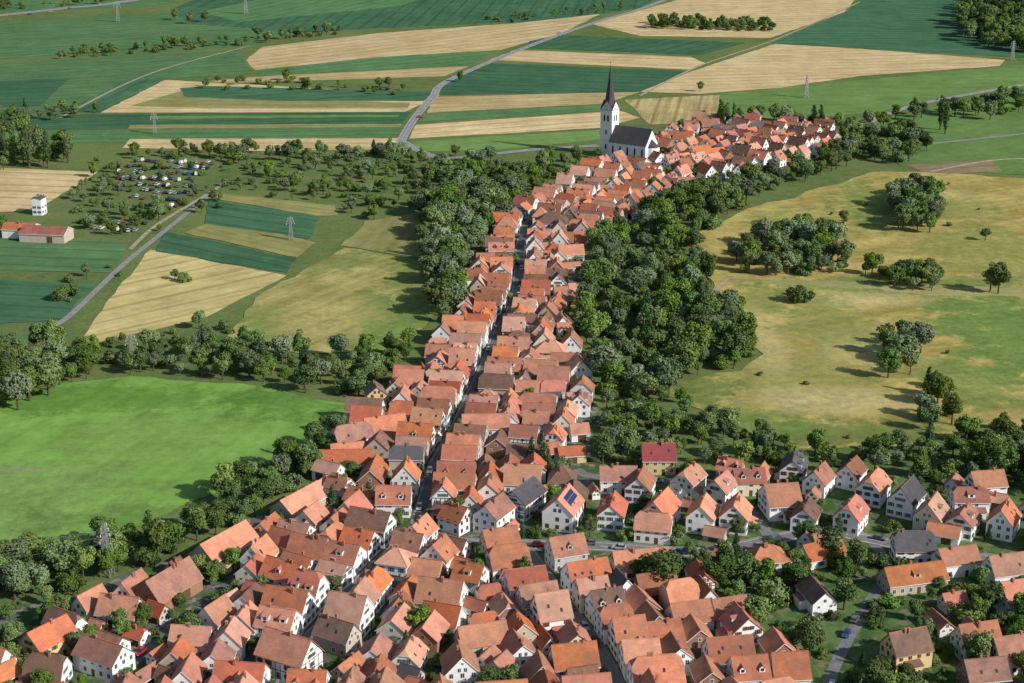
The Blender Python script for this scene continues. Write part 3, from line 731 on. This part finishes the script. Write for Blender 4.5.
def belt(name,px,sp,hr,kinds,prob=1.0,m=2.0,clump=0):
    Z=GP(px); e=bpy.data.objects.new(name,None); scene.collection.objects.link(e)
    x0,x1=min(p[0] for p in Z),max(p[0] for p in Z);y0,y1=min(p[1] for p in Z),max(p[1] for p in Z)
    y=y0;r=0; ph=U(0,9)
    while y<y1:
        x=x0+(r%2)*sp/2
        while x<x1:
            px_,py_=x+U(-.5,.5)*sp,y+U(-.5,.5)*sp
            pr=prob
            if clump: pr*=1-clump*(.5+.5*math.sin(px_*.11+ph)*math.cos(py_*.07+ph*2))
            if inpoly((px_,py_),LOT): pr*=.55
            if R()<pr and inpoly((px_,py_),Z) and hfree(px_,py_,m) and sfree(px_,py_):
                k=random.choices(list(kinds),list(kinds.values()))[0]
                h=hr[0]+(hr[1]-hr[0])*R()**1.3
                if k=='bush': h*=.42
                if k=='poplar': h*=1.3
                tree(px_,py_,h,k,e)
            x+=sp
        y+=sp*.87;r+=1
mixd=dict(broad=8,willow=2,bush=3,conifer=.3)
belt('tree_belt',[(185,522),(225,494),(285,466),(335,430),(352,415),(372,412),(352,432),(318,470),(300,490),(250,522),(215,540),(60,597),(-60,612),(-60,572),(60,560)],6.8,(7,15),mixd)
belt('tree_belt',[(-60,415),(-60,372),(60,358),(130,352),(230,345),(300,358),(400,352),(425,340),(425,372),(385,388),(350,402),(240,383),(130,376),(60,383)],8,(6,14),mixd,.96)
belt('tree_belt',[(420,205),(495,192),(520,208),(495,232),(478,262),(472,296),(436,330),(425,300),(430,268),(418,240)],7.6,(8,20),dict(broad=6,willow=5,poplar=.3,bush=1.5),.95)
belt('tree_belt',[(592,250),(605,240),(655,210),(705,192),(760,178),(845,154),(860,165),(770,192),(738,212),(692,238),(700,255),(716,300),(764,355),(740,372),(660,385),(690,405),(600,425),(583,385),(564,322),(580,290)],7.8,(6,19),dict(broad=9,willow=3.5,bush=4,conifer=.3),1,clump=.22)
belt('tree_belt',[(600,425),(690,408),(800,452),(860,457),(930,444),(960,430),(1070,425),(1070,482),(900,480),(780,472),(680,466),(600,470)],7.2,(6,13),mixd,.92,clump=.15)
belt('woodland_edge',[(95,160),(200,158),(400,160),(500,165),(520,190),(420,206),(380,225),(335,210),(230,190),(215,215),(180,215),(150,240),(110,242),(60,215)],9.5,(4,12),dict(broad=6,bush=7,willow=2),.9,clump=.5)
belt('tree_row',[(130,153),(400,152),(500,158),(500,163),(130,160)],8,(6,13),mixd,.8)
belt('woodland_edge',[(425,175),(520,172),(560,165),(590,160),(560,180),(520,205),(430,205)],8.5,(7,17),mixd,.85)
belt('forest',[(955,20),(985,-10),(1100,-60),(1120,60),(1005,52),(965,40)],13,(15,24),dict(broad=8,conifer=2))
belt('hedgerow',[(648,22),(775,25),(772,32),(650,29)],8,(8,13),dict(broad=5,bush=4))
belt('hedgerow',[(200,80),(300,80),(330,86),(400,88),(420,96),(380,96),(290,90),(205,90)],10,(6,12),dict(broad=4,bush=6),.75,clump=.6)
belt('hedgerow',[(60,54),(240,40),(340,30),(345,34),(240,46),(60,60)],10,(7,13),dict(broad=4,bush=6),.85,clump=.6)
belt('hedgerow',[(480,18),(640,5),(650,8),(500,24)],14,(5,11),dict(broad=4,bush=6),.7,clump=.6)
belt('hedgerow',[(-60,10),(100,0),(200,-10),(200,-5),(100,5),(-60,15)],12,(6,12),dict(broad=4,bush=6),.6,clump=.5)
belt('tree_clump',[(735,262),(745,242),(790,225),(835,240),(850,270),(800,278),(745,276)],7,(7,17),dict(broad=2,willow=6,bush=3),.95)
belt('tree_clump',[(890,212),(895,195),(925,195),(942,215),(930,235),(900,232)],7.5,(12,18),dict(broad=3,willow=4))
belt('tree_clump',[(858,275),(900,268),(940,280),(938,292),(890,290)],8,(7,14),dict(broad=5,willow=2,bush=2))
belt('tree_clump',[(880,372),(890,335),(930,322),(940,340),(925,365),(900,380)],8,(6,15),dict(broad=3,willow=5,bush=3),.85)
belt('tree_clump',[(918,420),(930,385),(948,390),(955,425),(930,435)],8,(8,14),mixd)
belt('tree_clump',[(975,465),(1070,452),(1070,500),(990,492)],7.5,(10,16),dict(broad=6))
belt('woodland_edge',[(700,122),(760,118),(830,122),(900,130),(930,150),(900,168),(845,160),(840,140),(760,122)],9,(7,16),mixd,.9)
belt('tree_row',[(885,116),(1070,92),(1070,108),(900,125)],10,(8,16),mixd,.65,clump=.4)
belt('tree_clump',[(-60,172),(-60,130),(25,128),(75,165),(20,170)],11,(9,20),dict(broad=4,poplar=2,bush=1),.8)
belt('woodland_edge',[(-60,415),(-60,372),(30,360),(65,350),(60,395),(20,412)],8,(10,18),dict(broad=6,willow=2))
belt('hedgerow',[(-60,116),(60,108),(100,113),(60,122),(-60,126)],11,(6,12),mixd,.7)
belt('hedgerow',[(70,352),(130,340),(205,322),(240,335),(130,352)],9,(5,10),dict(broad=4,bush=6),.8)
belt('hedgerow',[(-60,225),(10,228),(12,236),(-60,236)],10,(9,14),mixd,.8)
belt('hedgerow',[(60,268),(130,262),(118,282),(70,312),(55,312)],10,(4,8),dict(broad=3,bush=6),.5)
belt('meadow_shrubs',[(700,250),(870,180),(1060,190),(1060,425),(800,445),(700,400),(765,355)],22,(2.5,8),dict(bush=8,willow=1),.13)
belt('garden_trees',[(590,470),(1070,482),(1070,560),(700,560),(600,545)],6.5,(4,9),dict(broad=4,bush=7,conifer=1),.6,m=1.0)
belt('garden_trees',[(620,565),(700,570),(860,560),(1070,590),(1070,780),(790,780),(800,683),(760,640),(700,600)],6.0,(4.5,13),dict(broad=8,bush=6,conifer=1),.85,m=1.2,clump=.3)
belt('garden_trees',[(-60,618),(60,603),(130,603),(40,643),(-60,693)],7,(5,10),dict(broad=5,bush=4),.8)
belt('garden_trees',[(0,645),(225,548),(340,475),(560,440),(600,560),(700,780),(0,780)],5.0,(4,9.5),dict(broad=5,bush=6,conifer=.5),.9,m=.8)
belt('garden_trees',[(600,168),(530,210),(480,270),(474,300),(430,372),(440,440),(600,430),(560,320),(573,250),(650,205),(838,150),(820,128),(690,124)],5.5,(3.5,9),dict(broad=4,bush=5),.8,m=.8)
for (x,y,h,k) in [(660,592,15,'broad'),(640,585,10,'broad'),(720,590,12,'broad'),(745,585,12,'broad'),(738,600,8,'broad'),(775,600,7,'bush'),(830,560,12,'broad'),(805,548,10,'broad'),(855,575,13,'broad'),
  (543,470,13,'conifer'),(532,468,12,'conifer'),(548,475,10,'conifer'),(420,640,12,'broad'),(405,628,9,'broad'),(640,500,8,'broad'),(990,292,15,'broad'),(998,294,17,'broad'),(843,223,8,'broad'),(798,303,7,'bush'),(806,303,6,'bush'),
  (940,130,24,'poplar'),(945,134,22,'poplar'),(990,120,16,'broad'),(1000,112,15,'broad'),(720,128,20,'poplar'),(733,130,19,'poplar'),(727,126,17,'poplar'),(700,92,10,'broad'),(460,82,10,'broad'),(888,378,14,'broad'),(910,375,12,'willow'),
  (15,165,22,'poplar'),(48,168,24,'poplar'),(190,24,14,'broad'),(205,22,13,'broad'),(175,20,12,'broad'),(820,140,9,'broad'),(245,345,9,'broad'),(300,360,14,'broad'),(60,300,6,'bush'),(70,296,6,'bush'),
  (175,280,6,'broad'),(185,282,5,'bush'),(390,355,11,'broad'),(365,360,9,'broad'),(655,158,8,'broad'),(598,158,7,'broad'),(1020,600,9,'broad'),(780,560,8,'broad'),(795,572,9,'broad'),(690,560,7,'broad'),(15,600,14,'willow'),(40,595,12,'willow'),(10,670,9,'broad'),(150,545,12,'poplar')]:
    gx,gy=G(x,y); tree(gx,gy,h,k)
print('trees',cnt[0])
# ---------------------------------------------------------------- pylons
steel=simple('galvanised_steel',(.30,.31,.31),.5,.5,.1,metal=.3)
def pylon(px,py,h,name='power_pylon',ang=0.3,wires=None):
    x,y=G(px,py); b=MB(); r=max(.05,h*.005); w0=h*.075
    lv=[0,.2,.38,.54,.68,.8,.9,1.0]; wd=lambda t:w0*(1-t)+.22
    for i in range(7):
        t0,t1=lv[i],lv[i+1]; a,c=wd(t0),wd(t1); z0,z1=t0*h,t1*h
        C0=[(a,a),(-a,a),(-a,-a),(a,-a)];C1=[(c,c),(-c,c),(-c,-c),(c,-c)]
        for k in range(4):
            q=(k+1)%4
            b.beam((*C0[k],z0),(*C1[k],z1),r*1.3,0); b.beam((*C0[k],z0),(*C1[q],z1),r,0); b.beam((*C0[q],z0),(*C1[k],z1),r,0); b.beam((*C1[k],z1),(*C1[q],z1),r,0)
    arms=[(.72,h*.17),(.84,h*.14),(.95,h*.1)]
    tips=[]
    for t,l in arms:
        for s in (1,-1):
            z=t*h
            for q in (1,-1): b.beam((0,q*.3,z),(s*l,0,z+.1),r,0)
            b.beam((0,0,z+h*.05),(s*l,0,z+.1),r,0); b.cyl((s*l,0,z-h*.05),.1,.1,h*.05,6,1); tips.append((s*l,0,z-h*.05))
    if wires:
        wx,wy=G(*wires); dx,dy=wx-x,wy-y; ca,sa=math.cos(-ang),math.sin(-ang); lx,ly=dx*ca-dy*sa,dx*sa+dy*ca; L=math.hypot(dx,dy)
        for tp_ in tips:
            prev=tp_
            for i in range(1,25):
                t=i/24; p=(tp_[0]+lx*t,tp_[1]+ly*t,tp_[2]-4*t*(1-t)*L*.025); b.beam(prev,p,.03,0); prev=p
    b.obj(name,[steel,trimw],loc=(x,y,.2),rz=ang)
pylon(108,576,17,wires=(-160,600),ang=1.3)
pylon(133,368,14); pylon(291,240,12); pylon(806,98,17); pylon(155,134,14); pylon(118,22,20); pylon(246,14,22); pylon(1012,60,16)
# ---------------------------------------------------------------- cars
carc=[simple(nm+'_car_paint',c,.3,.5,.03) for nm,c in dict(white=(.65,.65,.65),silver=(.38,.39,.41),black=(.02,.02,.022),red=(.35,.03,.03),blue=(.03,.07,.22),grey=(.14,.145,.15)).items()]
tyre=simple('tyre_rubber',(.02,.02,.02),.9,.1); lampm=simple('headlamp_glass',(.7,.7,.65),.2,.5)
def carmesh(paintm,van=False):
    b=MB(); hgt=1.0 if van else .55
    prof=[(-2.15,.35),(2.1,.35),(2.2,.6),(2.1,.85),(1.1,.98),(-1.9,1.0),(-2.2,.9)]
    W=.88
    for s in (1,-1):
        pts=[(x,s*W,z) for x,z in prof]; b.face(pts if s<0 else pts[::-1],0)
    for i in range(len(prof)):
        a,c=prof[i],prof[(i+1)%len(prof)]; b.face([(a[0],-W,a[1]),(a[0],W,a[1]),(c[0],W,c[1]),(c[0],-W,c[1])],0)
    x0,x1,t0,t1=(-2.05,1.2,-1.9,.7) if van else (-1.9,1.0,-1.45,.25)
    lo=[(x0,-.82,.99),(x1,-.82,.97),(x1,.82,.97),(x0,.82,.99)]; hi=[(t0,-.68,1+hgt),(t1,-.68,1+hgt),(t1,.68,1+hgt),(t0,.68,1+hgt)]
    for i in range(4): j=(i+1)%4; b.face([lo[i],lo[j],hi[j],hi[i]],0 if (van and i in(0,2,3)) else 1)
    b.face([(p[0],p[1],p[2]) for p in hi],0); b.box(t0+.05,t1-.05,-.64,.64,1+hgt,1.04+hgt,0)
    for x in (-1.35,1.35):
        for s in (1,-1): b.cyl((x,s*.8-.1,.33),.33,.33,.2,12,2,'y')
    for s in (1,-1): b.box(2.12,2.2,s*.6-.15,s*.6+.15,.62,.78,3); b.box(-2.23,-2.17,s*.65-.12,s*.65+.12,.68,.85,4)
    me=bpy.data.meshes.new('car_mesh'); me.from_pydata(b.v,[],b.f)
    for m in (paintm,glass,tyre,lampm,carc[3]): me.materials.append(m)
    me.polygons.foreach_set('material_index',b.m); me.update(); return me
CM=[carmesh(c) for c in carc]; CM+=[CM[1],CM[5],CM[2]]; VM=carmesh(carc[0],True)
def car(x,y,a,me=None,nm='parked_car'):
    o=bpy.data.objects.new(nm,me or random.choice(CM)); scene.collection.objects.link(o); o.location=(x,y,ZG+.02); o.rotation_euler=(0,0,a)
for (x0,y0,x1,y1,nn) in [(130,162,218,164,24),(120,167,212,169,24),(118,173,205,175,22),(120,179,195,181,20),(122,185,198,188,20),(126,191,192,194,16),(132,198,188,201,14),(150,206,180,208,8),(100,222,150,226,10),(95,229,140,233,8)]:
    for i in range(nn):
        if R()<.35: continue
        t=i/nn; gx,gy=G(x0+(x1-x0)*t,y0+(y1-y0)*t); car(gx+U(-.6,.6),gy+U(-3,3),1.5+U(-.3,.3),VM if R()<.12 else None)
for key,w in STREETS.items():
    i=3
    while i<len(w)-3:
        i+=random.randint(3,11)
        if i>=len(w)-2: break
        a=w[i];b_=w[i+1]; an=math.atan2(b_[1]-a[1],b_[0]-a[0]); s=random.choice((1,-1)); off=1.0
        car(a[0]-math.sin(an)*off*s,a[1]+math.cos(an)*off*s,an+(math.pi if R()<.5 else 0),VM if R()<.1 else None)
for (x,y) in [(420,118),(560,34),(940,100),(1000,91),(30,15),(70,9),(100,5),(50,12)]:
    gx,gy=G(x,y); car(gx,gy,.3,None,'moving_car')
# garden walls
wm=simple('garden_wall_stone',(.40,.36,.30),.9,.1,.2)
for i in range(200):
    z=random.choice((ZL,ZR,ZB,ZR)); Z=GP(z); p=(U(-180,220),U(390,640))
    if not inpoly(p,Z): continue
    a=math.radians(random.choice((60,150,10,100))); L=U(6,16)
    if free((p[0],p[1],a,L,.5),0):
        b=MB(); b.box(-L/2,L/2,-.13,.13,-.2,1.5,0); b.box(-L/2-.04,L/2+.04,-.18,.18,1.5,1.58,0); b.obj('garden_wall',[wm],loc=(p[0],p[1],ZG),rz=a)
# ---------------------------------------------------------------- light, sky, camera
el,az=math.radians(32),math.radians(-30)
d=Vector((math.cos(el)*math.cos(az),math.cos(el)*math.sin(az),math.sin(el)))
sl=bpy.data.lights.new('sun','SUN'); sl.energy=5.0; sl.angle=math.radians(.5); sl.color=(1,.96,.90)
so=bpy.data.objects.new('sun',sl); scene.collection.objects.link(so); so.rotation_euler=d.to_track_quat('Z','Y').to_euler(); so.location=(300,-300,400)
w=bpy.data.worlds.new('World'); scene.world=w; w.use_nodes=True; t=w.node_tree
bg=t.nodes['Background']; sk=t.nodes.new('ShaderNodeTexSky'); sk.sky_type='NISHITA'; sk.sun_disc=False; sk.sun_elevation=el; sk.sun_rotation=math.radians(120)
t.links.new(sk.outputs[0],bg.inputs[0]); bg.inputs[1].default_value=.11
cd=bpy.data.cameras.new('camera'); cam=bpy.data.objects.new('camera',cd); scene.collection.objects.link(cam)
cd.sensor_width=36; cd.lens=36*F/1024; cd.clip_start=1; cd.clip_end=40000
cam.location=(0,0,H); cam.rotation_euler=(math.pi/2-TH,0,0); scene.camera=cam
